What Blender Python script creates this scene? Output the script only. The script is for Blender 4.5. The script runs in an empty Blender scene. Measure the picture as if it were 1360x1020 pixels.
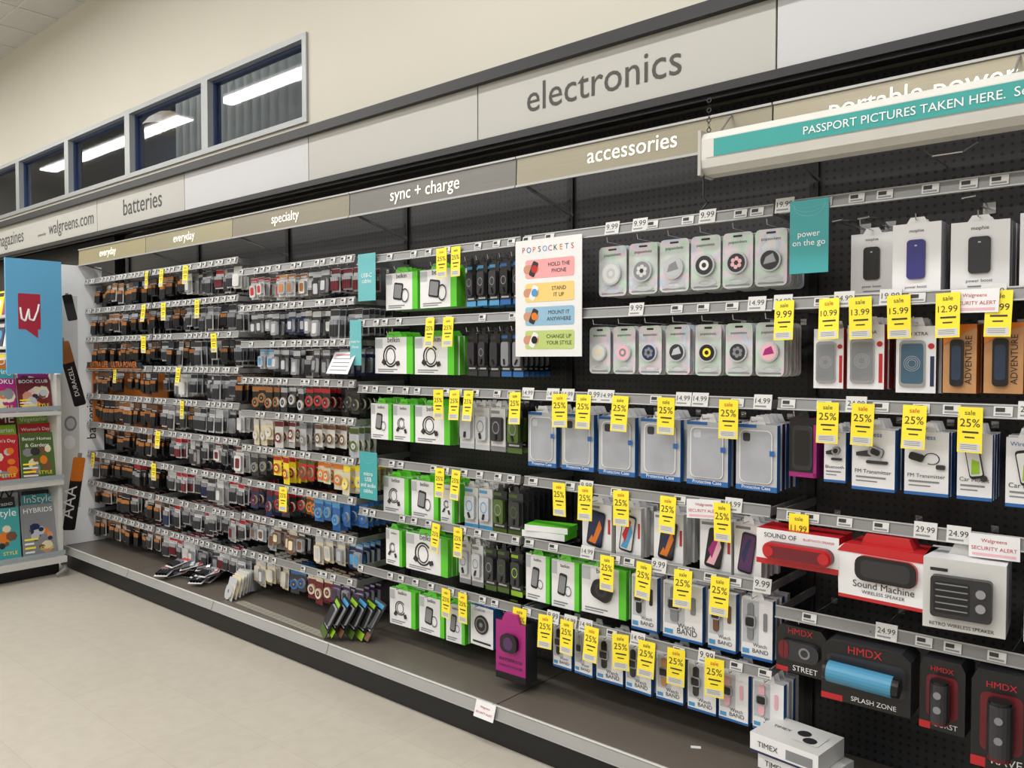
import bpy, math, random
from mathutils import Matrix, Vector
R = random.Random(11)
sc = bpy.context.scene
W = 1.22
CAM_D = 3.31      # distance of the lens from the pegboard (y = 0)
EYE = 1.765

# ------------------------------------------------------------------ materials
_m = {}
def lin(c):
    c = c/255.0
    return c/12.92 if c <= 0.04045 else ((c+0.055)/1.055)**2.4
def mat(name, rgb, rough=0.5, metal=0.0, emit=0.0, var=0.05, scale=9.0, spec=0.5):
    if name in _m: return _m[name]
    m = bpy.data.materials.new(name); m.use_nodes = True
    nt = m.node_tree; p = nt.nodes['Principled BSDF']
    c = [lin(v) for v in rgb]
    tc = nt.nodes.new('ShaderNodeTexCoord')
    nz = nt.nodes.new('ShaderNodeTexNoise'); nz.inputs['Scale'].default_value = scale
    nt.links.new(tc.outputs['Object'], nz.inputs['Vector'])
    mx = nt.nodes.new('ShaderNodeMixRGB')
    mx.inputs[1].default_value = [max(0, v*(1-var)) for v in c]+[1]
    mx.inputs[2].default_value = [min(1, v*(1+var)) for v in c]+[1]
    nt.links.new(nz.outputs['Fac'], mx.inputs[0])
    nt.links.new(mx.outputs[0], p.inputs['Base Color'])
    p.inputs['Roughness'].default_value = rough
    p.inputs['Metallic'].default_value = metal
    p.inputs['Specular IOR Level'].default_value = spec
    if emit:
        nt.links.new(mx.outputs[0], p.inputs['Emission Color'])
        p.inputs['Emission Strength'].default_value = emit
    _m[name] = m
    return m

WHITE = mat('pack_white', (228,228,230), .35)
OFFW = mat('pack_offwhite', (206,206,204), .4)
BLACK = mat('pack_black', (20,20,22), .3)
DARK = mat('pack_dark', (44,44,48), .3)
GREY = mat('pack_grey', (128,130,134), .4)
LGREY = mat('pack_light_grey', (184,187,192), .3)
SILVER = mat('pack_silver', (160,162,168), .25, .5)
GREEN = mat('pack_green', (92,200,45), .35)
DGREEN = mat('pack_dark_green', (70,95,35), .4)
LIME = mat('pack_lime', (140,185,40), .4)
BLUE = mat('pack_blue', (38,98,165), .35)
NAVY = mat('pack_navy', (28,40,80), .35)
SKY = mat('pack_sky', (75,150,200), .35)
RED = mat('pack_red', (185,32,38), .35)
MAROON = mat('pack_maroon', (105,20,32), .4)
ORANGE = mat('pack_orange', (215,118,32), .4)
DORANGE = mat('display_burnt_orange', (172,98,36), .45)
COPPER = mat('battery_copper', (190,128,78), .25, .6)
YELLOW = mat('tag_yellow', (248,226,50), .5)
MAGENTA = mat('pack_magenta', (160,30,115), .35)
PINK = mat('pack_pink', (228,175,185), .45)
CREAM = mat('pack_cream', (218,206,178), .45)
TEAL = mat('sign_teal', (62,158,162), .45)
TEAL2 = mat('sign_teal_light', (100,178,184), .45)
KRAFT = mat('pack_kraft', (190,140,92), .5)
BROWN = mat('pack_brown', (110,74,48), .5)
PURPLE = mat('pack_purple', (80,44,90), .4)
INK = mat('ink_dark', (40,40,40), .6)
INKW = mat('ink_white', (240,240,240), .5)
STRIP = mat('strip_grey', (128,128,128), .4, .2)
STRIPL = mat('strip_lip', (165,165,165), .35, .2)
CHROME = mat('chrome_wire', (190,190,192), .22, .8)
FIXBLK = mat('fixture_black', (18,18,20), .45)
GLOSSW = mat('display_white', (226,226,226), .3)

# ------------------------------------------------------------------ mesh builder
_txt = {}
def text_mesh(s):
    if s in _txt: return _txt[s]
    cu = bpy.data.curves.new('t', 'FONT'); cu.body = s; cu.size = 1; cu.resolution_u = 3
    ob = bpy.data.objects.new('t', cu); sc.collection.objects.link(ob)
    dg = bpy.context.evaluated_depsgraph_get()
    me = bpy.data.meshes.new_from_object(ob.evaluated_get(dg))
    vs = [(v.co.x, v.co.y) for v in me.vertices]; fs = [tuple(p.vertices) for p in me.polygons]
    bpy.data.objects.remove(ob); bpy.data.curves.remove(cu); bpy.data.meshes.remove(me)
    x0 = min(v[0] for v in vs); x1 = max(v[0] for v in vs)
    _txt[s] = (vs, fs, x0, x1)
    return _txt[s]

I4 = Matrix.Identity(4)
def Tr(x, y, z): return Matrix.Translation((x, y, z))
def Rz(a): return Matrix.Rotation(math.radians(a), 4, 'Z')
def Ry(a): return Matrix.Rotation(math.radians(a), 4, 'Y')
def Rx(a): return Matrix.Rotation(math.radians(a), 4, 'X')
def rr(w, h, r, n=3, cx=0, cz=0):
    pts = []
    for sx, sz, a0 in ((1,-1,-90),(1,1,0),(-1,1,90),(-1,-1,180)):
        for i in range(n+1):
            a = math.radians(a0+90*i/n)
            pts.append((cx+sx*(w/2-r)+r*math.cos(a), cz+sz*(h/2-r)+r*math.sin(a)))
    return pts
def circ(r, n=16, cx=0, cz=0, sq=1):
    return [(cx+r*math.cos(2*math.pi*i/n), cz+sq*r*math.sin(2*math.pi*i/n)) for i in range(n)]

class MB:
    def __init__(s): s.v=[]; s.f=[]; s.mi=[]; s.mats=[]; s.ix={}
    def k(s, m):
        if m.name not in s.ix: s.ix[m.name]=len(s.mats); s.mats.append(m)
        return s.ix[m.name]
    def add(s, M, vs, fs, ms):
        o = len(s.v)
        for p in vs:
            q = M @ Vector(p); s.v.append((q.x, q.y, q.z))
        for f, m in zip(fs, ms):
            s.f.append(tuple(i+o for i in f)); s.mi.append(s.k(m))
    def box(s, M, x0,x1,y0,y1,z0,z1, m, front=None, side=None, top=None):
        fr = front or m; sd = side or m; tp = top or sd
        vs=[(x0,y0,z0),(x1,y0,z0),(x1,y0,z1),(x0,y0,z1),(x0,y1,z0),(x1,y1,z0),(x1,y1,z1),(x0,y1,z1)]
        fs=[(0,1,2,3),(5,4,7,6),(4,0,3,7),(1,5,6,2),(4,5,1,0),(3,2,6,7)]
        s.add(M, vs, fs, [fr, m, sd, sd, sd, tp])
    def poly(s, M, pts, y, m):
        s.add(M, [(p[0],y,p[1]) for p in pts], [tuple(range(len(pts)))], [m])
    def rect(s, M, x0,x1,z0,z1,y,m):
        s.poly(M, [(x0,z0),(x1,z0),(x1,z1),(x0,z1)], y, m)
    def prism(s, M, pts, y0, y1, m, side=None):
        n=len(pts); sd = side or m
        vs=[(p[0],y0,p[1]) for p in pts]+[(p[0],y1,p[1]) for p in pts]
        fs=[tuple(range(n)), tuple(range(2*n-1,n-1,-1))]; ms=[m, sd]
        for i in range(n):
            j=(i+1)%n; fs.append((j,i,i+n,j+n)); ms.append(sd)
        s.add(M, vs, fs, ms)
    def ring(s, M, r0, r1, y, m, cx=0, cz=0, n=18, a0=0, a1=360, sq=1.0):
        vs=[];fs=[]
        for i in range(n+1):
            a=math.radians(a0+(a1-a0)*i/n)
            vs.append((cx+r0*math.cos(a),y,cz+sq*r0*math.sin(a))); vs.append((cx+r1*math.cos(a),y,cz+sq*r1*math.sin(a)))
        for i in range(n): fs.append((2*i,2*i+1,2*i+3,2*i+2))
        s.add(M,vs,fs,[m]*n)
    def wire(s, M, p0, p1, r, m, n=6, caps=True, r1=None):
        p0=Vector(p0); p1=Vector(p1); d=(p1-p0).normalized()
        u=d.orthogonal().normalized(); w=d.cross(u); r1 = r if r1 is None else r1
        vs=[];fs=[];ms=[]
        for c,rad in ((p0,r),(p1,r1)):
            for i in range(n):
                a=2*math.pi*i/n; vs.append(tuple(c+rad*(u*math.cos(a)+w*math.sin(a))))
        for i in range(n):
            j=(i+1)%n; fs.append((i,j,j+n,i+n)); ms.append(m)
        if caps: fs+= [tuple(range(n-1,-1,-1)), tuple(range(n,2*n))]; ms+=[m,m]
        s.add(M,vs,fs,ms)
    def text(s, M, t, x, z, y, m, width=None, size=None, center=True):
        vs,fs,x0,x1 = text_mesh(t)
        k = width/(x1-x0) if width else size
        off = x-(x0*k) - ((x1-x0)*k/2 if center else 0)
        s.add(M, [(off+v[0]*k, y, z+v[1]*k) for v in vs], fs, [m]*len(fs))
    def make(s, name, parent=None, bevel=0):
        me=bpy.data.meshes.new(name); me.from_pydata(s.v,[],s.f)
        for m in s.mats: me.materials.append(m)
        me.polygons.foreach_set('material_index', s.mi)
        me.update()
        ob=bpy.data.objects.new(name, me); sc.collection.objects.link(ob)
        if bevel:
            bv=ob.modifiers.new('bevel','BEVEL'); bv.width=bevel; bv.segments=2; bv.limit_method='ANGLE'
        if parent: ob.parent=parent
        return ob
def empty(name):
    e=bpy.data.objects.new(name,None); sc.collection.objects.link(e); return e

# ------------------------------------------------------------------ room shell
def tile_material():
    m=bpy.data.materials.new('vinyl_tile_floor'); m.use_nodes=True; nt=m.node_tree; p=nt.nodes['Principled BSDF']
    tc=nt.nodes.new('ShaderNodeTexCoord')
    br=nt.nodes.new('ShaderNodeTexBrick'); br.offset=0.0; br.inputs['Scale'].default_value=1.0
    br.inputs['Brick Width'].default_value=.406; br.inputs['Row Height'].default_value=.406
    br.inputs['Mortar Size'].default_value=.0014; br.inputs['Mortar Smooth'].default_value=.3
    br.inputs['Color1'].default_value=(lin(190),lin(183),lin(171),1); br.inputs['Color2'].default_value=(lin(187),lin(180),lin(168),1)
    br.inputs['Mortar'].default_value=(lin(170),lin(163),lin(150),1)
    nz=nt.nodes.new('ShaderNodeTexNoise'); nz.inputs['Scale'].default_value=14; nz.inputs['Detail'].default_value=6
    mx=nt.nodes.new('ShaderNodeMixRGB'); mx.blend_type='MULTIPLY'; mx.inputs[0].default_value=.3
    rp=nt.nodes.new('ShaderNodeValToRGB'); rp.color_ramp.elements[0].position=.35; rp.color_ramp.elements[0].color=(.8,.79,.77,1)
    rp.color_ramp.elements[1].position=.6; rp.color_ramp.elements[1].color=(1,1,1,1)
    nt.links.new(tc.outputs['Object'],br.inputs[0]); nt.links.new(tc.outputs['Object'],nz.inputs[0])
    nt.links.new(nz.outputs['Fac'],rp.inputs[0]); nt.links.new(br.outputs['Color'],mx.inputs[1]); nt.links.new(rp.outputs[0],mx.inputs[2])
    nt.links.new(mx.outputs[0],p.inputs['Base Color']); p.inputs['Roughness'].default_value=.32
    return m
def peg_material():
    m=bpy.data.materials.new('pegboard_black'); m.use_nodes=True; nt=m.node_tree; p=nt.nodes['Principled BSDF']
    tc=nt.nodes.new('ShaderNodeTexCoord'); sp=nt.nodes.new('ShaderNodeSeparateXYZ'); nt.links.new(tc.outputs['Object'],sp.inputs[0])
    def mth(op,a,b=None):
        n=nt.nodes.new('ShaderNodeMath'); n.operation=op
        for i,v in enumerate((a,b)):
            if v is None: continue
            if isinstance(v,(int,float)): n.inputs[i].default_value=v
            else: nt.links.new(v,n.inputs[i])
        return n.outputs[0]
    S=.0305
    fx=mth('SUBTRACT',mth('FRACT',mth('DIVIDE',sp.outputs['X'],S)),.5); fz=mth('SUBTRACT',mth('FRACT',mth('DIVIDE',sp.outputs['Z'],S)),.5)
    d=mth('SQRT',mth('ADD',mth('MULTIPLY',fx,fx),mth('MULTIPLY',fz,fz)))
    h=mth('LESS_THAN',d,.2)
    mx=nt.nodes.new('ShaderNodeMixRGB'); mx.inputs[1].default_value=(.026,.026,.028,1); mx.inputs[2].default_value=(.002,.002,.002,1)
    nt.links.new(h,mx.inputs[0]); nt.links.new(mx.outputs[0],p.inputs['Base Color']); p.inputs['Roughness'].default_value=.36
    return m
WALL=mat('wall_cream_paint',(208,204,192),.8,var=.02,scale=2)
CEIL=mat('ceiling_tile_white',(200,200,198),.85,var=.03)
FLOOR=tile_material(); PEG=peg_material()
YB=-15
b=MB(); b.box(I4,-18,6,YB,.14,-.05,0,FLOOR); b.make('floor')
b=MB(); b.box(I4,-18,6,YB,.3,5.3,5.36,CEIL)
for i in range(39): b.box(I4,-17.7+i*.61,-17.685+i*.61,YB,.13,5.292,5.3,OFFW)
for i in range(25): b.box(I4,-18,6,-14.9+i*.61,-14.885+i*.61,5.292,5.3,OFFW)
b.make('ceiling')
WY=.14
wx=[-4.83-1.384*i for i in range(6)]   # window edges
b=MB()
b.box(I4,-18,6,WY,WY+.12,0,3.43,WALL)
b.box(I4,-18,6,WY,WY+.12,4.05,5.3,WALL)
b.box(I4,wx[0],6,WY,WY+.12,3.43,4.05,WALL)
b.box(I4,-18,wx[5],WY,WY+.12,3.43,4.05,WALL)
b.make('wall_back')
b=MB(); b.box(I4,-18.1,-18,YB,.3,0,5.3,WALL); b.make('wall_left')
b=MB(); b.box(I4,-18,6,YB-.1,YB,0,5.3,WALL); b.make('wall_front')
FR=mat('window_frame_aluminium',(160,163,164),.4,.2); FRB=mat('window_frame_blue',(40,58,96),.4)
INROOM=mat('office_interior_wall',(112,122,138),.7); BLIND=mat('vertical_blind',(186,184,174),.7)
gl=bpy.data.materials.new('window_glass'); gl.use_nodes=True; nt=gl.node_tree; nt.nodes.clear()
o=nt.nodes.new('ShaderNodeOutputMaterial'); a=nt.nodes.new('ShaderNodeBsdfTransparent'); a.inputs[0].default_value=(.66,.72,.80,1)
g=nt.nodes.new('ShaderNodeBsdfGlossy'); g.inputs['Roughness'].default_value=.03; fz=nt.nodes.new('ShaderNodeFresnel'); fz.inputs[0].default_value=1.45
mxs=nt.nodes.new('ShaderNodeMixShader'); nt.links.new(fz.outputs[0],mxs.inputs[0]); nt.links.new(a.outputs[0],mxs.inputs[1]); nt.links.new(g.outputs[0],mxs.inputs[2]); nt.links.new(mxs.outputs[0],o.inputs[0])
for i in range(5):
    x1=wx[i]; x0=wx[i+1]; b=MB()
    for (a0,a1,c0,c1) in ((x0,x0+.05,3.43,4.05),(x1-.05,x1,3.43,4.05),(x0+.05,x1-.05,3.43,3.47),(x0+.05,x1-.05,4.01,4.05)):
        b.box(I4,a0,a1,WY-.02,WY+.1,c0,c1,FR)
    for (a0,a1,c0,c1) in ((x0+.05,x0+.07,3.47,4.01),(x1-.07,x1-.05,3.47,4.01),(x0+.07,x1-.07,3.99,4.01),(x0+.07,x1-.07,3.47,3.48)):
        b.box(I4,a0,a1,WY+.03,WY+.09,c0,c1,FRB)
    b.rect(I4,x0+.07,x1-.07,3.48,3.99,WY+.05,gl)
    b.make('window_%d'%(i+1))
b=MB(); b.box(I4,wx[5]-3,wx[0]+.3,WY+2.3,WY+2.35,3.2,5.3,INROOM); b.box(I4,wx[5]-3,wx[0]+.3,WY+.13,WY+2.3,3.15,3.2,INROOM); b.box(I4,wx[5]-3,wx[0]+.3,WY+.17,WY+2.3,5.3,5.32,INROOM)
b.box(I4,wx[0]+.25,wx[0]+.3,WY+.13,WY+2.3,3.2,5.3,INROOM); b.box(I4,wx[5]-3.05,wx[5]-3,WY+.13,WY+2.3,3.2,5.3,INROOM)
b.make('wall_office')
b=MB()
for i in range(22): b.box(Tr(wx[0]-.02-i*.135,WY+.55,0)@Rz(50),-.05,.05,0,.006,3.3,4.9,BLIND)
b.make('vertical_blinds')
def area(name,loc,sx,sy,e,col=(1,.982,.955),rot=(0,0,0)):
    l=bpy.data.lights.new(name,'AREA'); l.shape='RECTANGLE'; l.size=sx; l.size_y=sy; l.energy=e; l.color=col
    o=bpy.data.objects.new(name,l); sc.collection.objects.link(o); o.location=loc; o.rotation_euler=rot
area('office_fill',(-8,WY+.35,5.25),6,.2,70,(.92,.96,1))  # added fill light, brightens the blinds and room behind the glass
# pendant lamp inside the office
b=MB(); Q=Tr(-8.6,WY+.9,4.25)
prev=(.02,.20)
for r_,z_ in ((.12,.17),(.22,.10),(.30,0)):
    b.wire(Q,(0,0,prev[1]),(0,0,z_),prev[0],mat('pendant_shade_tan',(150,130,104),.5),20,caps=False,r1=r_); prev=(r_,z_)
b.wire(Q,(0,0,.2),(0,0,1.0),.008,DARK,6); b.make('pendant_lamp')

# ------------------------------------------------------------------ fascia + headers
FAS=mat('fascia_panel_grey',(176,175,169),.5,var=.03,scale=1.5); FAS2=mat('fascia_panel_light',(188,188,191),.5,var=.03,scale=1.5); FAST=mat('fascia_text',(66,64,62),.6)
b=MB(); edges=[1.3,-1.283,-2.848,-4.289,-5.843,-7.37,-10.4,-13.5]
for i in range(len(edges)-1):
    b.box(I4,edges[i+1]+.004,edges[i]-.004,-.25,-.235,2.87,3.15, FAS2 if i in (0,3) else FAS)
b.box(I4,-13.5,1.3,-.285,-.235,3.15,3.205,FIXBLK)
b.box(I4,-13.5,1.3,-.235,.13,3.15,3.2,FIXBLK)
b.box(I4,-13.5,1.3,-.275,-.235,2.835,2.87,FIXBLK)
b.box(I4,-13.5,1.3,-.235,-.01,2.88,2.90,FIXBLK)
b.box(I4,-13.5,1.3,-.245,-.235,2.822,2.835,DARK)
for t,x0,x1 in (('electronics',-2.522,-1.689),('batteries',-6.861,-6.196),('walgreens.com',-8.45,-7.44),('magazines',-9.857,-9.1)):
    b.text(I4,t,x0,2.955,-.252,FAST,width=x1-x0,center=False)
b.text(I4,'powered by',-8.72,2.96,-.252,FAST,width=.2,center=False)
b.make('overhead_fascia_sign')

def header_mat(rgb):
    m=bpy.data.materials.new('header_brushed_metal'); m.use_nodes=True; nt=m.node_tree; p=nt.nodes['Principled BSDF']
    tc=nt.nodes.new('ShaderNodeTexCoord'); mp=nt.nodes.new('ShaderNodeMapping'); mp.inputs['Scale'].default_value=(2,2,160)
    nz=nt.nodes.new('ShaderNodeTexNoise'); nz.inputs['Scale'].default_value=3
    mx=nt.nodes.new('ShaderNodeMixRGB'); mx.inputs[1].default_value=[lin(v-8) for v in rgb]+[1]; mx.inputs[2].default_value=[lin(v+8) for v in rgb]+[1]
    nt.links.new(tc.outputs['Object'],mp.inputs[0]); nt.links.new(mp.outputs[0],nz.inputs[0]); nt.links.new(nz.outputs['Fac'],mx.inputs[0]); nt.links.new(mx.outputs[0],p.inputs['Base Color'])
    p.inputs['Roughness'].default_value=.33; p.inputs['Metallic'].default_value=.4
    return m
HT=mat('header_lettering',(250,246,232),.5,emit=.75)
heads=[(0,'portable power + audio',-1.016,.86,(152,145,126)),(1,'accessories',-2.039,.431,(138,132,114)),(2,'sync + charge',-3.314,.51,(108,106,102)),(3,'specialty',-4.424,.286,(130,124,108)),(4,'everyday',-5.667,.3,(154,148,120)),(5,'everyday',-6.9,.3,(164,156,122)),(-1,'audio',.3,.3,(150,144,124))]
for k,t,x0,w,rgb in heads:
    b=MB(); xr=-k*W; xl=xr-W; HD=header_mat(rgb)
    M=Tr(0,-.43,2.56)@Rx(-2)
    b.box(M,xl+.003,xr-.003,0,.02,0,.13,HD)
    b.box(M,xl+.003,xr-.003,-.008,0,-.006,.004,STRIPL); b.box(M,xl+.003,xr-.003,-.008,0,.127,.136,STRIPL)
    b.text(M,t,x0,.043,-.003,HT,width=w,center=False)
    b.wire(I4,(xl+.02,-.40,2.57),(xl+.02,-.02,2.48),.009,CHROME,4)
    b.make('header_sign')

# ------------------------------------------------------------------ gondola
gon=empty('gondola_shelving')
b=MB(); b.box(I4,-7.4,1.22,0,.03,.0,2.87,PEG); b.make('pegboard_back',gon)
b=MB()
for k in range(-1,7):
    x=-k*W; b.box(I4,x-.018,x+.018,-.016,0,.19,2.8,FIXBLK)
    for i in range(52): b.box(I4,x-.003,x+.003,-.018,-.0155,.25+i*.05,.275+i*.05,BLACK)
b.make('slotted_uprights',gon)
DECK=mat('deck_brown_grey',(100,93,85),.33,var=.1,scale=3); KICK=mat('kick_black',(14,14,15),.5); CHAN=mat('ticket_channel_plastic',(156,155,153),.2,var=.12,scale=4)
b=MB()
for k in range(-1,6):
    x=-k*W
    b.box(I4,x-W+.003,x-.003,-.575,0,.15,.188,DECK)
b.box(I4,-7.46,-7.323,-.575,0,.15,.188,DECK)
b.make('base_deck',gon,bevel=.003)
b=MB()
for k in range(-1,6):
    x=-k*W; M=Tr(0,-.578,.19)@Rx(-18)
    b.box(M,x-W+.003,x-.003,-.012,0,-.055,0,CHAN); b.box(M,x-W+.003,x-.003,-.016,-.012,-.058,-.052,STRIPL); b.box(M,x-W+.003,x-.003,-.016,0,-.002,.004,OFFW)
b.make('ticket_channel',gon)
b=MB(); b.box(I4,-7.46,1.22,-.56,0,.0,.145,KICK); b.make('kick_plate',gon)

rows2=[2.315,1.965,1.597,1.195,.905,.578]
rows1=[2.32,1.967,1.60,1.19,.825]
rows4=[2.334,2.096,1.86,1.624,1.407,1.18,.953,.726,.48]
rows5=[2.42,2.17,1.93,1.69,1.45,1.21,.96,.71,.46]
SECT={-1:rows1,0:rows1,1:rows2,2:rows2,3:rows4,4:rows5,5:rows5}
bs=MB(); bl=MB(); bh=MB()
YS=-.38
prices={0:['24.99','24.99','29.99','19.99'],1:['9.99','9.99','14.99']}
for k,rw in SECT.items():
    xr=-k*W-.012; xl=xr-W+.024
    for ri,z in enumerate(rw):
        M=Tr(0,YS,z)@Rx(-12)
        bs.box(M,xl,xr,-.004,.004,-.022,.022,STRIP)
        bs.box(M,xl,xr,-.008,-.004,.018,.023,STRIPL); bs.box(M,xl,xr,-.008,-.004,-.023,-.018,STRIPL)
        for xx in (xl+.004,xr-.004): bs.box(I4,xx-.003,xx+.003,YS,0,z-.018,z+.014,STRIP)
        n = {3:15,4:16,5:16}.get(k,11)
        for i in range(n):
            if R.random()<.18: continue
            x=xl+.04+(xr-xl-.08)*(i+R.uniform(-.25,.25))/(n-1)
            wl=.022 if k>1 else .026
            if k<=1 and R.random()<.35:
                bl.box(M,x-wl*1.35,x+wl*1.35,-.0105,-.0085,-.022,.034,OFFW); bl.text(M,R.choice(prices.get(k,['9.99'])),x,.0,-.0112,INK,width=wl*2.2)
                bl.rect(M,x-wl*1.1,x+wl*.6,-.014,-.008,-.0112,GREY)
            else:
                bl.box(M,x-wl,x+wl,-.0095,-.008,-.016,.016,OFFW)
                bl.rect(M,x-wl*.8,x+wl*.2,-.002,.011,-.0102,INK); bl.rect(M,x-wl*.8,x+wl*.8,-.012,-.006,-.0102,GREY)
bs.make('price_strips',gon); bl.make('price_labels',gon)

def hook(x,z,y1=YS,up=.02):
    bh.wire(I4,(x,0,z),(x,y1,z),.0022,CHROME,5); bh.wire(I4,(x,y1,z),(x,y1-.006,z+up),.0022,CHROME,5)
    bh.box(I4,x-.012,x+.012,-.006,0,z-.012,z+.012,CHROME)

# ------------------------------------------------------------------ yellow sale tags
bt=MB()
def tag(t,z,txt='25%',w=.077,h=.15,sec=False):
    M=Tr(-t,YS-.016,z+.012)@Rz(R.uniform(-9,9))@Ry(R.uniform(-2.5,2.5))@Rx(R.uniform(-7,0))
    if sec:
        bt.box(M,-.07,.07,-.001,.001,-.075,0,WHITE); bt.text(M,'SECURITY ALERT',0,-.05,-.0018,RED,width=.125); bt.text(M,'Walgreens',0,-.025,-.0018,RED,width=.07); bt.rect(M,-.06,.06,-.068,-.06,-.0018,PINK); return
    bt.box(M,-w/2,w/2,-.001,.001,-h,0,YELLOW)
    bt.rect(M,-w*.42,w*.42,-h*.97,-h*.80,-.0015,OFFW)
    bt.text(M,'sale',0,-h*.17,-.0018,RED if R.random()<.3 else INK,width=w*.42)
    bt.text(M,txt,0,-h*.43,-.0018,INK,width=w*.8)
    bt.rect(M,-w*.3,w*.35,-h*.57,-h*.53,-.0018,INK); bt.rect(M,-w*.2,w*.2,-h*.68,-h*.65,-.0018,INK)
    for q in range(3): bt.rect(M,-w*.36,w*.3,-h*(.84+.04*q),-h*(.825+.04*q),-.0018,GREY)
for t,z,tx_ in [(1.181,1.967,'9.99'),(1.02,1.967,'10.99'),(.915,1.967,'13.99'),(.791,1.967,'15.99'),(.642,1.967,'12.99'),(.497,1.967,'14.99'),(1.12,1.19,'11.99'),
               (1.02,1.6,'25%'),(.90,1.6,'25%'),(.735,1.6,'25%'),(.572,1.6,'25%')]: tag(t,z,tx_,.074,.145)
tag(.565,1.975,sec=True); tag(.50,1.2,sec=True); tag(1.50,1.2,sec=True)
for t in (2.474,2.211,2.079,1.888,1.669,1.397): tag(t,1.597)
for t in (2.215,2.069,1.884,1.657,1.422): tag(t,1.195)
for t in (1.953,1.768,1.587,1.426): tag(t,.905)
for t in (2.444,2.29,2.169,2.031,1.884,1.753,1.616,1.448): tag(t,.578)
for z,l in ((2.315,(2.964,2.862)),(1.965,(3.047,2.915)),(1.597,(2.99,2.872,2.774)),(1.195,(2.98,2.862)),(.905,(3.008,2.851)),(.578,(2.937,2.82))):
    for t in l: tag(t,z,w=.066)
tag(4.375,.953)
for i,z in enumerate(rows5):
    for t in {0:(5.55,6.15,5.9),1:(5.4,6.2,5.85),2:(5.2,6.25),3:(5.65,6.7),4:(5.6,),5:(6.0,),6:(6.05,7.2),7:(),8:()}[i]:
        tag(t+R.uniform(-.05,.05),z,w=.06,h=.13)
bt.make('sale_tags')

# ------------------------------------------------------------------ product generators (origin: top centre of front face)
YF=-.335
def stack(name,t0,t1,ztop,h,n,pitch,fn,yf=YF,gap=.01,jit=.004,hk=True,yaw=3,**kw):
    x=-(t0+t1)/2; w=abs(t0-t1)-gap; b=MB()
    for j in range(n):
        M=Tr(x+R.uniform(-jit,jit),yf+j*pitch,ztop+R.uniform(-jit,jit)*.5)@Rz(R.uniform(-yaw,yaw))
        fn(b,M,w,h,j,**kw)
    ob=b.make(name)
    if hk: hook(x,ztop+.012)
    return ob
def tab(b,M,w,m,hh=.03):
    b.prism(M,[(-w*.22,0),(w*.22,0),(w*.14,hh),(-w*.14,hh)],.004,.007,m)

HOLO=bpy.data.materials.new('holographic_card'); HOLO.use_nodes=True; nt=HOLO.node_tree; p=nt.nodes['Principled BSDF']
tc=nt.nodes.new('ShaderNodeTexCoord'); nz=nt.nodes.new('ShaderNodeTexNoise'); nz.inputs['Scale'].default_value=9; rp=nt.nodes.new('ShaderNodeValToRGB')
cr=rp.color_ramp; cr.elements[0].color=(.48,.50,.50,1); cr.elements[0].position=.3; cr.elements[1].color=(.70,.71,.73,1); cr.elements[1].position=.78
for ps,c in ((.42,(.56,.58,.58,1)),(.48,(.52,.70,.58,1)),(.52,(.66,.66,.68,1)),(.57,(.74,.60,.68,1)),(.62,(.5,.62,.74,1)),(.67,(.68,.69,.70,1))):
    e=cr.elements.new(ps); e.color=c
nt.links.new(tc.outputs['Object'],nz.inputs[0]); nt.links.new(nz.outputs['Fac'],rp.inputs[0]); nt.links.new(rp.outputs[0],p.inputs['Base Color']); p.inputs['Roughness'].default_value=.22; p.inputs['Metallic'].default_value=.25
def grip(b,M,w,h,j,c=BLACK,c2=WHITE,k=0):
    b.prism(M,rr(w,h,.018,3,0,-h/2),0,.003,HOLO,OFFW)
    if j: b.prism(M,rr(w*.92,h*.9,.02,3,0,-h/2),-.008,0,HOLO,LGREY)
    if j==0:
        b.poly(M,rr(w*.3,.008,.003,2,0,-.014),-.001,BLACK)
        b.text(M,'popsockets',0,-.042,-.001,INK,width=w*.6)
        b.prism(M,circ(w*.34,20,0,-h*.55),-.012,-.001,LGREY,LGREY); b.poly(M,circ(w*.29,20,0,-h*.55),-.013,c)
        if k%3==0: b.poly(M,circ(w*.16,16,0,-h*.55),-.0134,c2); b.poly(M,circ(w*.08,10,0,-h*.55),-.0137,c)
        elif k%3==1:
            for q in range(6): b.poly(M,circ(w*.07,7,w*.13*math.cos(q*1.047+.4),-h*.55+w*.13*math.sin(q*1.047+.4)),-.0134,c2)
            b.poly(M,circ(w*.07,10,0,-h*.55),-.0137,DARK)
        else:
            b.poly(M,[(-w*.2,-h*.55-w*.12),(w*.2,-h*.55-w*.05),(w*.1,-h*.55+w*.2),(-w*.12,-h*.55+w*.1)],-.0134,c2)
        b.ring(M,w*.22,w*.38,-.0015,LGREY,0,-h*.87,sq=.3)
        b.rect(M,-w*.4,w*.4,-h*.96,-h*.93,-.001,GREY)
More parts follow.
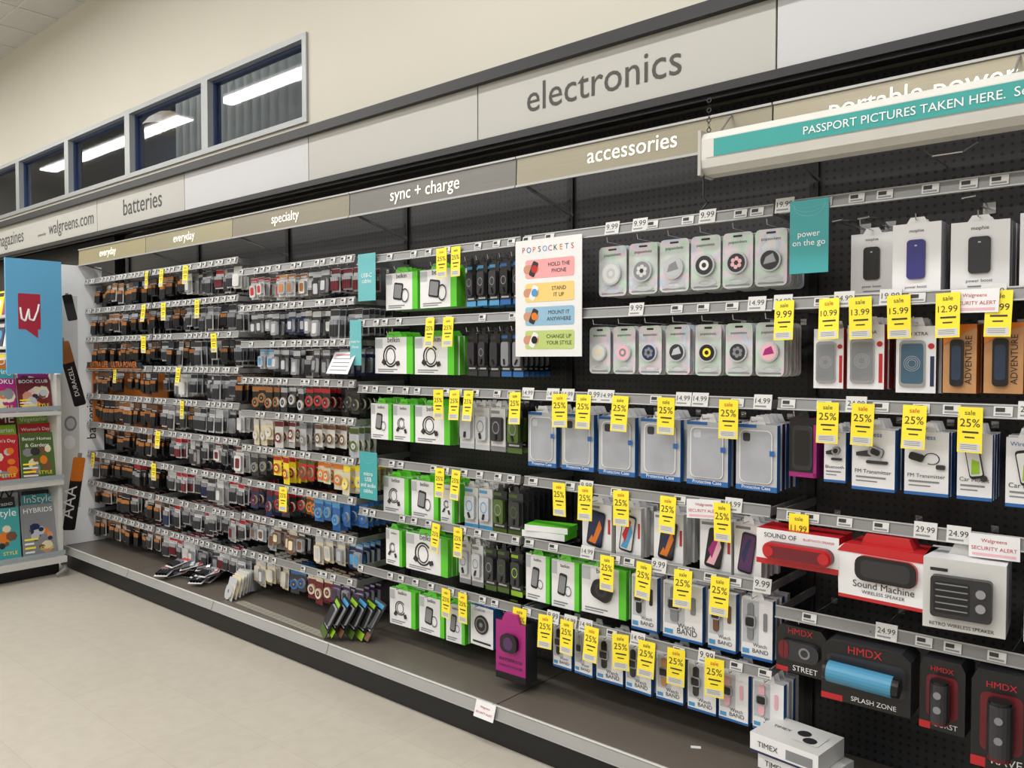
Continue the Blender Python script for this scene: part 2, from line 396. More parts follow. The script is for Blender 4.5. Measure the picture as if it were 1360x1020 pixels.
def greenbox(b,M,w,h,j,dev='cable'):
    b.box(M,-w/2,w/2,0,.03,-h,0,GREEN,front=WHITE,side=GREEN)
    tab(b,M,w,GREEN)
    if j==0:
        b.rect(M,w*.34,w/2,-h,0,-.001,GREEN); b.rect(M,-w*.5,-w*.3,-h*.3,-h*.04,-.001,LGREY)
        b.text(M,'belkin',0,-h*.14,-.0015,INK,width=w*.32)
        if dev=='cable':
            b.ring(M,w*.17,w*.20,-.002,BLACK,-w*.08,-h*.52,sq=1.0,a0=40,a1=330); b.ring(M,w*.11,w*.13,-.002,BLACK,-w*.08,-h*.52,sq=1.2)
            b.prism(M@Tr(-w*.25,0,-h*.68)@Ry(35),rr(w*.09,h*.13,.003,2),-.006,0,DARK); b.prism(M@Tr(w*.12,0,-h*.72)@Ry(-20),rr(w*.08,h*.12,.003,2),-.006,0,DARK)
        elif dev=='charger':
            b.prism(M@Tr(-w*.02,0,-h*.48)@Ry(20),rr(w*.46,h*.4,.03,4),-.014,0,BLACK,DARK); b.ring(M,w*.08,w*.14,-.015,DARK,-w*.02,-h*.46)
        else:
            b.prism(M@Tr(-w*.1,0,-h*.5)@Ry(8),rr(w*.28,h*.46,.01,3),-.003,0,BLACK); b.poly(M@Tr(-w*.1,0,-h*.5)@Ry(8),rr(w*.23,h*.36,.006,2),-.004,GREY); b.ring(M,w*.1,w*.12,-.0045,BLACK,w*.12,-h*.62,sq=1.3)
        b.rect(M,-w*.42,w*.1,-h*.9,-h*.87,-.001,GREY); b.rect(M,-w*.42,0,-h*.95,-h*.925,-.001,GREY)
def cardpack(b,M,w,h,j,bg=BLACK,acc=LIME,body=DARK):
    b.box(M,-w/2,w/2,0,.004,-h,0,bg); tab(b,M,w,bg)
    b.prism(M,rr(w*.74,h*.56,.012,3,0,-h*.48),-.018,0,body,body)
    b.rect(M,-w/2,w/2,-h,-h*.88,-.001,acc); b.rect(M,-w/2,w*.1,-h*.12,-h*.05,-.001,acc); b.rect(M,-w*.4,w*.3,-h*.84,-h*.8,-.001,LGREY)
    if j<3:
        b.ring(M,w*.2,w*.25,-.019,acc if R.random()<.4 else GREY,0,-h*.44,sq=1.3); b.prism(M@Tr(0,0,-h*.66)@Ry(R.uniform(-30,30)),rr(w*.12,h*.14,.003,2),-.024,-.018,LGREY if j==1 else BLACK)
CLR=mat('clear_case',(164,167,174),.12,var=.16,scale=14)
def casebox(b,M,w,h,j):
    b.box(M,-w/2,w/2,0,.028,-h,0,BLUE,front=LGREY,side=NAVY if j%2 else BLUE,top=WHITE); tab(b,M,w,WHITE)
    if j==0:
        b.rect(M,-w/2,w/2,-h,-h*.92,-.001,BLUE); b.text(M,'Protective Case',0,-h*.972,-.0018,INKW,width=w*.7)
        b.rect(M,-w/2,w*.0,-h*.05,0,-.001,BLUE)
        b.prism(M,rr(w*.8,h*.8,.022,4,0,-h*.48),-.006,0,WHITE,OFFW); b.prism(M,rr(w*.75,h*.77,.02,4,0,-h*.48),-.0075,-.006,CLR)
        b.poly(M,rr(w*.18,h*.13,.008,3,-w*.22,-h*.19),-.0082,DARK if w%.01>.005 else LGREY); b.rect(M,w*.34,w*.46,-h*.46,-h*.38,-.0085,BLUE)
def phonebox(b,M,w,h,j,scr=None):
    b.box(M,-w/2,w/2,0,.028,-h,0,OFFW,front=WHITE,side=OFFW); tab(b,M,w,WHITE)
    if j==0:
        MM=M@Tr(0,-.001,-h*.52)@Ry(8)
        b.prism(MM,rr(w*.54,h*.74,.012,3),-.006,0,BLACK,LGREY); b.poly(MM,rr(w*.46,h*.66,.006,2),-.007,scr or NAVY)
        c=R.choice([PINK,SKY,ORANGE,PURPLE]); b.poly(MM,[(-w*.2,-h*.3),(w*.05,-h*.31),(w*.2,h*.05),(w*.1,h*.2)],-.0075,c); b.poly(MM,[(-w*.2,-h*.05),(-w*.05,-h*.2),(w*.1,h*.25),(0,h*.28)],-.0076,R.choice([MAGENTA,NAVY,RED]))
        b.rect(M,-w*.45,w*.1,-h*.1,-h*.05,-.001,GREY)
        b.rect(M,-w*.5,w*.5,-h,-h*.93,-.001,LGREY); b.rect(M,w*.38,w*.46,-h*.6,-h*.3,-.001,RED)
def watchbox(b,M,w,h,j,band=DARK):
    b.box(M,-w/2,w/2,0,.028,-h,0,BLUE,front=WHITE,side=BLUE if j%2==0 else OFFW,top=WHITE); tab(b,M,w,WHITE)
    if j==0:
        b.rect(M,-w/2,w/2,-h,-h*.95,-.001,BLUE)
        b.rect(M,-w*.46,w*.06,-h*.74,-h*.04,-.0008,LGREY)
        b.prism(M,rr(w*.2,h*.62,.012,3,-w*.2,-h*.38),-.006,0,band); b.prism(M,rr(w*.34,h*.2,.01,3,-w*.2,-h*.38),-.011,-.006,SILVER,LGREY); b.poly(M,rr(w*.27,h*.15,.006,2,-w*.2,-h*.38),-.0115,BLACK)
        b.text(M,'Watch',w*.1,-h*.79,-.0015,INK,width=w*.44); b.text(M,'BAND',w*.12,-h*.89,-.0015,INK,width=w*.5)
        b.prism(M,rr(w*.12,h*.3,.006,2,w*.27,-h*.36),-.003,0,band); b.rect(M,-w*.46,-w*.24,-h*.92,-h*.84,-.001,SKY)
def carbox(b,M,w,h,j,title='FM Transmitter',dev=0):
    b.box(M,-w/2,w/2,0,.035,-h,0,BLUE,front=WHITE,side=BLUE,top=WHITE); tab(b,M,w,WHITE)
    if j==0:
        b.text(M,'Wireless',-w*.1,-h*.12,-.0015,BLUE,width=w*.6); b.rect(M,-w/2,w/2,-h,-h*.95,-.001,BLUE)
        b.text(M,title,0,-h*.72,-.0015,INK,width=w*.85); b.rect(M,-w*.4,w*.3,-h*.8,-h*.77,-.001,GREY); b.rect(M,-w*.4,w*.1,-h*.86,-h*.84,-.001,GREY)
        if dev==0:
            b.prism(M@Tr(w*.08,0,-h*.36)@Ry(20),rr(w*.34,h*.16,.01,3),-.014,0,SILVER,DARK); b.prism(M@Tr(w*.08,0,-h*.36)@Ry(20),rr(w*.22,h*.1,.008,3),-.016,-.014,BLACK); b.prism(M,[(-w*.38,-h*.44),(-w*.05,-h*.44),(-w*.05,-h*.33),(-w*.38,-h*.38)],-.01,0,DARK)
            b.prism(M,rr(w*.5,h*.05,.004,2,w*.1,-h*.53),-.008,0,DARK)
        elif dev==1:
            b.prism(M@Tr(-w*.22,0,-h*.4)@Ry(15),rr(w*.34,h*.12,.008,3),-.01,0,BLACK); b.ring(M,w*.16,w*.185,-.002,BLACK,w*.12,-h*.42,sq=.8,a0=-120,a1=170); b.prism(M,rr(w*.2,h*.07,.004,3,w*.33,-h*.54),-.01,0,DARK)
        else:
            Q=M@Tr(0,0,-h*.42)@Ry(-10)
            b.prism(Q,rr(w*.42,h*.5,.01,3),-.01,0,BLACK,DARK); b.prism(Q,rr(w*.36,h*.42,.006,3),-.011,-.01,OFFW); b.poly(Q,[(-w*.15,-h*.18),(w*.1,-h*.18),(w*.15,0),(-w*.05,h*.05)],-.0115,LIME); b.prism(M,circ(w*.1,12,w*.28,-h*.66),-.01,0,DARK)
CELLS={'dura':(COPPER,BLACK),'ener':(SILVER,DARK),'white':(LGREY,MAROON),'blue':(SILVER,NAVY),'gold':(CREAM,BROWN)}
def battery(b,M,w,h,j,card=BLACK,head=COPPER,cell='dura',n=4,style='cell'):
    b.box(M,-w/2,w/2,0,.003,-h,0,card)
    b.rect(M,-w/2,w/2,-h*.22,-h*.03,-.001,head)
    if style=='cell':
        c1,c2=CELLS[cell]; r=min(.0105,w*.46/n)
        for i in range(n):
            cx=(i-(n-1)/2)*r*2.1; z0=-h*.92; z1=-h*.36; zm=z0+(z1-z0)*.7
            b.wire(M,(cx,-r,z0),(cx,-r,zm),r,c2,6,caps=False); b.wire(M,(cx,-r,zm),(cx,-r,z1),r,c1,6)
        b.rect(M,-w*.4,w*.4,-h*.3,-h*.26,-.0015,LGREY)
    elif style=='dial':
        b.prism(M,circ(w*.42,12,0,-h*.62),-.012,0,head,CREAM); b.poly(M,circ(w*.25,10,0,-h*.62),-.0125,card)
        b.poly(M,circ(w*.1,8,0,-h*.62),-.013,SILVER)
    elif style=='blister':
        b.prism(M,rr(w*.8,h*.56,.01,2,0,-h*.62),-.02,0,SILVER if R.random()<.4 else card,LGREY); b.prism(M,rr(w*.5,h*.36,.008,2,0,-h*.62),-.0215,-.02,head)
        b.rect(M,-w*.4,w*.4,-h*.2,-h*.12,-.0015,LGREY)
def battery_row(k,z,specs,n,h,name='battery_packs',fill=(4,7),t0=None,t1=None,order=False,y0s=(0,0,.01,.03,.06)):
    b=MB(); a=-(k+1)*W+.05 if t0 is None else -t0; c=-k*W-.04 if t1 is None else -t1
    for i in range(n):
        x=a+(c-a)*(i+.5)/n; w=(c-a)/n*.88; card,head,cell,style=specs[int(i*len(specs)/n)] if order else R.choice(specs)
        if R.random()<.06: continue
        nd=R.randint(*fill); y0=YF+R.choice(y0s); hh=h*R.choice([.72,.8,.9,1])
        for j in range(nd):
            if y0+j*.045>-.03: break
            M=Tr(x+R.uniform(-.006,.006),y0+j*.045,z-.035+R.uniform(-.003,.003))@Rz(R.uniform(-9,9))@Rx(R.uniform(-4,2))
            battery(b,M,w,hh,j,card,head,cell,R.choice([3,4]),style)
        hook(x,z-.03,YS)
    b.make(name)

# ---- battery sections
DU=[(BLACK,COPPER,'dura','cell'),(BLACK,DARK,'dura','cell'),(BLACK,BLACK,'dura','cell'),(DARK,BROWN,'dura','cell'),(BLACK,LGREY,'dura','cell'),(OFFW,COPPER,'dura','cell')]
EN=[(LGREY,DARK,'ener','cell'),(OFFW,SILVER,'ener','cell'),(SILVER,BLACK,'ener','cell'),(OFFW,LGREY,'ener','cell'),(WHITE,GREY,'ener','cell'),(WHITE,RED,'white','cell'),(DARK,SILVER,'ener','blister'),(OFFW,OFFW,'ener','blister')]
WG=[(WHITE,RED,'ener','cell'),(OFFW,MAROON,'ener','blister'),(WHITE,DARK,'blue','cell'),(OFFW,LGREY,'ener','cell')]
for i,z in enumerate(rows5):
    mid = i in (3,4)
    battery_row(5,z,DU if i<6 else DU+[(DARK,RED,'ener','cell'),(OFFW,MAROON,'ener','cell')],12,.185,t0=7.28,t1=6.13,fill=(1,2) if mid else (4,6),y0s=(0,.01) if mid else (0,0,.01,.03,.06))
    battery_row(4,z,DU[:2]+EN[:4] if i in (1,2) else (EN+DU[:2] if i<5 else EN+WG),12,.185)
S4=[[(OFFW,RED,'ener','blister'),(OFFW,COPPER,'gold','blister'),(DARK,LGREY,'blue','blister'),(LGREY,MAROON,'white','cell')],
 [(DARK,LGREY,'blue','blister'),(NAVY,LGREY,'blue','blister'),(DARK,OFFW,'blue','blister'),(LGREY,DARK,'ener','cell')],
 [(LGREY,SKY,'blue','blister'),(DARK,LGREY,'blue','blister'),(OFFW,BLACK,'ener','cell'),(DARK,SILVER,'ener','blister'),(NAVY,SILVER,'blue','blister')],
 [(BLACK,COPPER,'dura','dial'),(DARK,LGREY,'ener','dial'),(BLACK,RED,'ener','dial'),(BLACK,DARK,'ener','dial')],
 [(CREAM,OFFW,'ener','dial'),(OFFW,MAROON,'ener','dial'),(LGREY,GREY,'ener','dial'),(OFFW,BROWN,'dura','dial'),(LGREY,DGREEN,'ener','dial')],
 [(DARK,GREY,'ener','dial'),(YELLOW,RED,'ener','dial'),(RED,DGREEN,'ener','dial'),(CREAM,ORANGE,'ener','dial'),(CREAM,YELLOW,'ener','dial')],
 [(NAVY,MAROON,'ener','dial'),(DARK,RED,'ener','dial'),(BROWN,ORANGE,'ener','dial'),(BLUE,SKY,'blue','dial'),(BLUE,BLUE,'blue','dial')],
 [(LGREY,BROWN,'gold','blister'),(BROWN,CREAM,'gold','blister'),(DARK,BROWN,'gold','blister'),(CREAM,LGREY,'gold','blister'),(NAVY,SKY,'blue','blister')],
 [(CREAM,OFFW,'gold','blister'),(DARK,BLUE,'gold','dial'),(MAROON,CREAM,'gold','dial'),(PURPLE,DARK,'gold','blister')]]
for i,z in enumerate(rows4):
    battery_row(3,z,S4[i],13,.175,name='specialty_battery_packs',order=True,fill=(3,6))
b=MB()
b.box(I4,-7.22,-6.25,-.20,-.185,1.18,1.66,DORANGE); b.box(I4,-7.26,-7.24,-.36,-.185,1.18,1.66,DORANGE); M=Tr(-6.74,-.40,1.655)
b.box(M,-.5,.5,-.006,.0,.03,.085,BLACK); b.text(M,'EXTRA LIFE   ULTRA POWER',0,.045,-.008,ORANGE,width=.85); b.rect(M,-.5,.5,.03,.036,-.0075,ORANGE)
b.make('battery_display_header')

# ---- sync + charge section
g=[[(3.467,3.21),(3.20,2.913)],[(3.56,3.24),(3.23,2.93)],[(3.60,3.42),(3.41,3.24),(3.23,2.97)],[(3.50,3.28),(3.27,3.05),(3.04,2.93)],[(3.48,3.33),(3.31,2.98)],[(3.44,3.23),(3.21,3.01),(3.0,2.86)]]
dv=[['phone','phone'],['cable','cable'],['phone','cable','cable'],['cable','phone','cable'],['cable','cable'],['cable','phone','phone']]
for ri,l in enumerate(g):
    for (a,c),d in zip(l,dv[ri]): stack('charging_cable_box',a,c,rows2[ri]-.08,.20,5,.036,greenbox,dev=d)
rt=[(2.85,[(BLACK,SKY,DARK),(BLACK,BLUE,BLACK)],5),(2.84,[(BLACK,DARK,DARK),(BLACK,BLUE,GREY)],5),(2.90,[(OFFW,LGREY,LGREY),(OFFW,GREY,DARK),(BLACK,DGREEN,DGREEN)],4),(2.87,[(OFFW,SKY,LGREY),(BLACK,DGREEN,DGREEN),(DARK,DGREEN,DARK)],4),(2.90,[(OFFW,GREY,LGREY),(BLACK,DGREEN,DARK),(BLACK,LIME,DARK)],5)]
for ri,(a,cs,n) in enumerate(rt):
    w=(a-2.47)/n
    for i in range(n):
        c=cs[min(len(cs)-1,int(i*len(cs)/n))]
        stack('phone_accessory_pack',a-i*w,a-(i+1)*w,rows2[ri]-.075,.21,6,.042,cardpack,bg=c[0],acc=c[1],body=c[2],gap=.012)
def spkbox(b,M,w,h,j,base=WHITE,side=BLUE,disc=BLACK):
    b.box(M,-w/2,w/2,0,.06,-h,0,side,front=base,side=side)
    b.prism(M,circ(w*.3,20,0,-h*.45),-.006,0,disc,DARK); b.ring(M,w*.2,w*.24,-.007,GREY,0,-h*.45); b.poly(M,circ(w*.08,12,0,-h*.45),-.007,GREY)
    b.rect(M,-w*.4,w*.4,-h*.93,-h*.88,-.001,INK); b.text(M,'CHARGER',-w*.1,-h*.12,-.001,BLUE,width=w*.5)
stack('wireless_charger_box',2.833,2.665,.52,.20,2,.065,spkbox)
def magbox(b,M,w,h,j):
    b.box(M,-w/2,w/2,0,.09,-h,0,MAGENTA,side=DARK); b.prism(M,[(-w*.3,0),(w*.3,0),(w*.2,.04),(-w*.2,.04)],.0,.05,MAGENTA)
    b.prism(M,rr(w*.55,h*.3,.03,4,0,-h*.35),-.02,0,BLACK,BLACK); b.poly(M,circ(w*.16,16,0,-h*.35,1.1),-.021,PURPLE); b.text(M,'WATERPROOF',0,-h*.68,-.002,INK,width=w*.8); b.text(M,'WIRELESS SPEAKER',0,-h*.78,-.002,INK,width=w*.8); b.rect(M,-w/2,w/2,-h,-h*.88,-.001,BLACK)
stack('portable_speaker_box',2.58,2.39,.52,.28,1,.09,magbox,yf=-.42)
for (a,z) in ((2.61,.53),(2.73,.53)): stack('phone_accessory_pack',a,a-.1,z,.16,2,.03,cardpack,bg=BLACK,acc=LIME,yf=-.14)

# ---- accessories section
gc=[(OFFW,LGREY),(GREY,OFFW),(LGREY,GREY),(DARK,WHITE),(DARK,PINK),(DARK,SILVER)]
xs=[2.046,1.89,1.745,1.60,1.46,1.325,1.19]
for i in range(6): stack('phone_grip_pack',xs[i],xs[i+1],2.255,.215,7,.026,grip,gap=.010,c=gc[i][0],c2=gc[i][1],k=i)
gc=[(OFFW,CREAM),(PINK,GREY),(NAVY,GREY),(DARK,LGREY),(BLACK,YELLOW),(DARK,GREY),(PINK,MAGENTA)]
for i in range(7):
    a=2.10-i*.13; stack('phone_grip_pack',a,a-.122,1.905,.205,7,.026,grip,gap=.010,c=gc[i][0],c2=gc[i][1],k=i+2)
cs=[2.455,2.262,2.054,1.838,1.62,1.41,1.214]
for i in range(6): stack('phone_case_box',cs[i],cs[i+1],1.515,.255,5,.045,casebox,gap=.03,yaw=2)
for a,c,s in ((2.135,1.965,NAVY),(1.955,1.82,OFFW),(1.765,1.62,DARK),(1.55,1.41,BLACK),(1.40,1.28,PURPLE)):
    stack('phone_box',a,c,1.125,.215,4,.05,phonebox,scr=s,yaw=6)
for a,c in ((2.464,2.31),(2.306,2.14)): stack('charging_cable_box',a,c,.84,.22,4,.036,greenbox,dev='phone')
stack('charging_cable_box',2.13,1.89,.845,.215,5,.04,greenbox,dev='charger',yaw=6)
for a,c,s in ((1.875,1.74,BLACK),(1.72,1.53,GREY),(1.51,1.38,BROWN),(1.37,1.237,GREY)):
    stack('watch_band_box',a,c,.84,.235,4,.045,watchbox,band=s)
wb=[2.306,2.18,2.06,1.905,1.755,1.61,1.465,1.322,1.18]
for i in range(8): stack('watch_band_box',wb[i],wb[i+1],.53,.195,4,.04,watchbox,gap=.02,band=[BLACK,LGREY,BLACK,DARK,KRAFT,DARK,PINK,PINK][i])
b=MB(); M=Tr(-2.33,-.36,.93)@Rz(8)
b.box(M,-.12,.11,0,.12,0,.03,GREEN,top=GREEN,front=WHITE); b.box(M@Tr(0,0,.031)@Rz(5),-.1,.12,0,.12,0,.028,GREEN,front=WHITE); b.make('charging_cable_box')

# instruction sign
b=MB(); M=Tr(-2.276,-.40,2.312)
b.box(M,-.19,.19,-.003,0,-.535,0,GLOSSW)
cols=[RED,BLUE,ORANGE,DARK,SKY,MAGENTA,DARK,ORANGE,BLUE,RED]
for i,ch in enumerate('POPSOCKETS'): b.text(M,ch,-.14+i*.031,-.058,-.004,cols[i],size=.036)
PC=[mat('pill_pink',(228,160,162),.5),mat('pill_yellow',(235,200,120),.5),mat('pill_blue',(140,180,205),.5),mat('pill_green',(180,198,115),.5)]
SKIN=mat('printed_skin',(196,140,112),.6)
for i,(l1,l2) in enumerate((('HOLD THE','PHONE'),('STAND','IT UP'),('MOUNT IT','ANYWHERE'),('CHANGE UP','YOUR STYLE'))):
    zc=-.135-i*.108
    b.poly(M,rr(.28,.085,.012,3,.01,zc),-.004,PC[i]); b.poly(M,rr(.09,.04,.018,3,-.095,zc),-.0045,SKIN); b.poly(M@Tr(-.08,0,zc)@Ry(25),rr(.035,.07,.008,3),-.005,DARK if i%2==0 else WHITE)
    b.poly(M,circ(.018,12,-.075,zc),-.0055,[RED,SKY,ORANGE,BLACK][i])
    b.text(M,l1,.065,zc+.007,-.005,INK,size=.025); b.text(M,l2,.065,zc-.022,-.005,INK,size=.025)
b.make('instruction_sign')
def teal(t0,t1,z0,z1,lines,m=TEAL):
    b=MB(); x=-(t0+t1)/2; w=t0-t1; M=Tr(x,-.398,z1)
    b.box(M,-w/2,w/2,-.002,0,z0-z1,0,m); h=z1-z0
    for i in range(3): b.ring(M,w*.42,w*.44,-.0025,TEAL2,w*.0,-h*.04,n=12,a0=190+i*8,a1=350,sq=.3+.25*i)
    for i,l in enumerate(lines): b.text(M,l,0,-h*.5-i*h*.12,-.003,INKW,size=w*.22)
    b.make('category_sign')
teal(1.163,1.024,2.073,2.335,['power','on the go'])
teal(3.625,3.475,2.088,2.349,['USB-C','cables'],TEAL2); teal(3.70,3.60,1.73,1.985,['made for','iPhone'],TEAL2); teal(3.62,3.47,.983,1.248,['micro','USB','and audio','cables'])
b=MB(); M=Tr(-3.79,-.42,1.68)@Rz(-12)@Rx(-25); b.box(M,-.15,.13,-.002,0,0,.14,WHITE)
for i in range(5): b.rect(M,-.12,.1,.02+i*.024,.026+i*.024,-.003,RED if i==4 else GREY)
b.make('paper_notice')

# ---- portable power section
def pbank(b,M,w,h,j,c=BLACK,side=WHITE):
    b.box(M,-w/2,w/2,0,.055,-h,0,WHITE,side=LGREY); tab(b,M,w,WHITE,.02)
    if j==0:
        b.text(M,'mophie',0,-h*.12,-.0015,INK,width=w*.3); b.prism(M,rr(w*.38,h*.52,.012,4,0,-h*.48),-.008,0,c,DARK); b.poly(M,rr(w*.05,h*.02,.001,2,0,-h*.3),-.0085,LGREY)
        b.text(M,'power boost',0,-h*.86,-.0015,INK,width=w*.45); b.rect(M,-w*.2,w*.2,-h*.93,-h*.91,-.001,GREY)
stack('power_bank_box',1.00,.845,2.214,.225,2,.06,pbank,yf=-.25,c=BLACK)
stack('power_bank_box',.825,.665,2.215,.25,2,.06,pbank,yf=-.375,c=mat('pb_blue',(52,50,120),.3))
stack('power_bank_box',.65,.475,2.205,.225,3,.06,pbank,yf=-.36,c=DARK)
stack('power_bank_box',.46,.27,2.215,.25,3,.06,pbank,yf=-.36,c=BLACK)
def window_case(b,M,w,h,j,edge=RED,c=GREY,bg=WHITE):
    b.box(M,-w/2,w/2,0,.035,-h,0,edge,front=bg,side=edge); tab(b,M,w,bg)
    if j==0:
        b.prism(M,rr(w*.66,h*.7,.014,3,-w*.08,-h*.56),-.006,0,SILVER,OFFW); b.poly(M,rr(w*.56,h*.6,.01,3,-w*.08,-h*.56),-.007,c)
        for i in range(3): b.ring(M,w*(.1+.05*i),w*(.11+.05*i),-.0075,LGREY,-w*.08,-h*.56,n=14)
        b.rect(M,w*.36,w*.46,-h*.9,-h*.45,-.001,edge); b.text(M,'GO XTRA',0,-h*.14,-.0015,INK,width=w*.6); b.prism(M,circ(w*.08,10,w*.38,-h*.3),-.002,0,RED)
stack('phone_case_window_box',1.10,.985,1.875,.215,3,.045,window_case,edge=RED,c=GREY)
stack('phone_case_window_box',.98,.845,1.885,.225,5,.045,window_case,edge=RED,c=GREY)
stack('phone_case_window_box',.815,.68,1.875,.225,3,.045,window_case,edge=NAVY,c=mat('case_teal',(62,92,112),.3))
def adventure(b,M,w,h,j):
    b.box(M,-w/2,w/2,0,.05,-h,0,KRAFT,side=DORANGE); b.poly(M,[(-w*.5,-h*.3),(w*.1,-h*.12),(w*.5,-h*.05),(w*.5,0),(-w*.5,0)],-.002,ORANGE)
    b.prism(M,rr(w*.4,h*.68,.012,3,-w*.07,-h*.56),-.012,0,BLACK,DARK); b.poly(M,rr(w*.28,h*.5,.01,3,-w*.07,-h*.56),-.013,mat('rubber_navy',(34,50,74),.4))
    b.text(M@Tr(w*.36,0,-h*.9)@Ry(-90),'ADVENTURE',h*.38,0,-.002,INK,width=h*.7)
for a,c in ((.67,.565),(.555,.44),(.43,.30)): stack('rugged_power_bank_box',a,c,1.88,.225,2,.06,adventure,gap=.006)
def dcase(b,M,w,h,j):
    b.box(M,-w/2,w/2,0,.03,-h,0,PURPLE,front=BLACK,side=MAGENTA); tab(b,M,w,BLACK); b.prism(M,rr(w*.7,h*.75,.014,3,0,-h*.5),-.008,0,DARK,GREY); b.poly(M,rr(w*.55,h*.6,.01,3,0,-h*.5),-.009,BLACK); b.rect(M,-w/2,w/2,-h,-h*.92,-.001,MAGENTA); b.rect(M,w*.38,w/2,-h,-h*.1,-.001,MAGENTA)
stack('phone_case_window_box',1.205,1.09,1.545,.22,3,.04,dcase,yf=-.30)
stack('car_charger_box',1.06,.975,1.50,.18,4,.045,carbox,title='Bluetooth',dev=0)
stack('car_charger_box',.965,.81,1.52,.215,4,.045,carbox)
stack('car_charger_box',.785,.64,1.52,.215,4,.045,carbox,dev=1)
stack('car_charger_box',.625,.515,1.52,.215,4,.045,carbox,title='Car Mount',dev=2)
stack('car_charger_box',.485,.36,1.52,.22,4,.045,carbox,title='Car Mount',dev=2)
# speaker boxes
def capsule(b,M,w,h,y,c,c2):
    b.prism(M,rr(w,h,h*.48,6),y-.03,y,c,c2)
    b.prism(M,rr(w*.84,h*.7,h*.34,6),y-.04,y-.03,c2,c)
b=MB(); M=Tr(-1.115,-.43,1.14)
b.box(M,-.15,.15,0,.14,-.13,0,RED,front=WHITE,side=RED); b.rect(M,-.15,.15,-.13,-.11,-.001,RED); b.text(M,'SOUND OF',-.06,-.03,-.002,INK,width=.12); capsule(b,M@Tr(.01,0,-.073),.25,.062,-.0,RED,MAROON); b.text(M,'BLUETOOTH SPEAKER',.08,-.025,-.002,RED,width=.11)
b.poly(M,circ(.02,14,-.09,-.073),-.041,RED); b.poly(M,circ(.02,14,.11,-.073),-.041,RED)
b.make('portable_speaker_box',bevel=.002)
hook(-1.115,1.15)
b=MB(); M=Tr(-.815,-.44,1.13)@Rz(-4)
b.prism(M,[(-.15,-.19),(.15,-.19),(.155,-.02),(.13,0),(-.13,0),(-.155,-.02)],0,.15,WHITE,RED); b.prism(M,[(-.09,-.01),(.09,-.01),(.07,.035),(-.07,.035)],.03,.10,RED)
b.prism(M,rr(.20,.085,.03,4,.01,-.075),-.015,0,BLACK,RED); b.poly(M,rr(.16,.06,.02,4,.01,-.075),-.016,DARK)
b.prism(M,[(-.155,-.03),(.155,-.03),(.13,0),(-.13,0)],-.002,0,RED); b.text(M,'Sound Machine',0,-.145,-.002,INK,width=.2); b.text(M,'WIRELESS SPEAKER',0,-.165,-.002,INK,width=.14); b.rect(M,-.15,.15,-.19,-.178,-.001,RED); b.make('portable_speaker_box'); hook(-.815,1.165)
b=MB(); M=Tr(-.565,-.46,1.13)@Rz(5)
b.box(M,-.12,.11,0,.2,-.225,0,OFFW,side=LGREY,top=WHITE); b.prism(M,rr(.17,.13,.012,3,-.01,-.115),-.03,0,DARK,BLACK); b.poly(M,rr(.1,.1,.008,3,-.035,-.115),-.031,BLACK)
for q in range(5): b.rect(M,-.08,.01,-.155+q*.02,-.151+q*.02,-.032,GREY)
b.prism(M,circ(.014,12,.045,-.09),-.036,-.03,SILVER); b.prism(M,circ(.014,12,.045,-.135),-.036,-.03,SILVER); b.text(M,'RETRO WIRELESS SPEAKER',-.01,-.215,-.002,INK,width=.18); b.rect(M,-.1,-.05,-.04,-.03,-.001,INK)
b.text(M@Tr(.111,.1,-.18)@Rz(90)@Ry(-90),'Polaroid',.06,0,-.002,INK,width=.12); b.prism(M@Tr(0,.09,0),[(-.06,0),(.06,0),(.04,.04),(-.04,.04)],0,.004,OFFW); b.make('portable_speaker_box',bevel=.002); hook(-.565,1.16)
b=MB(); M=Tr(-.28,-.44,1.13); b.box(M,-.13,.13,0,.2,-.225,0,OFFW,side=LGREY,top=WHITE); b.prism(M,rr(.18,.13,.012,3,0,-.115),-.03,0,DARK,BLACK); b.make('portable_speaker_box',bevel=.002); hook(-.28,1.16)
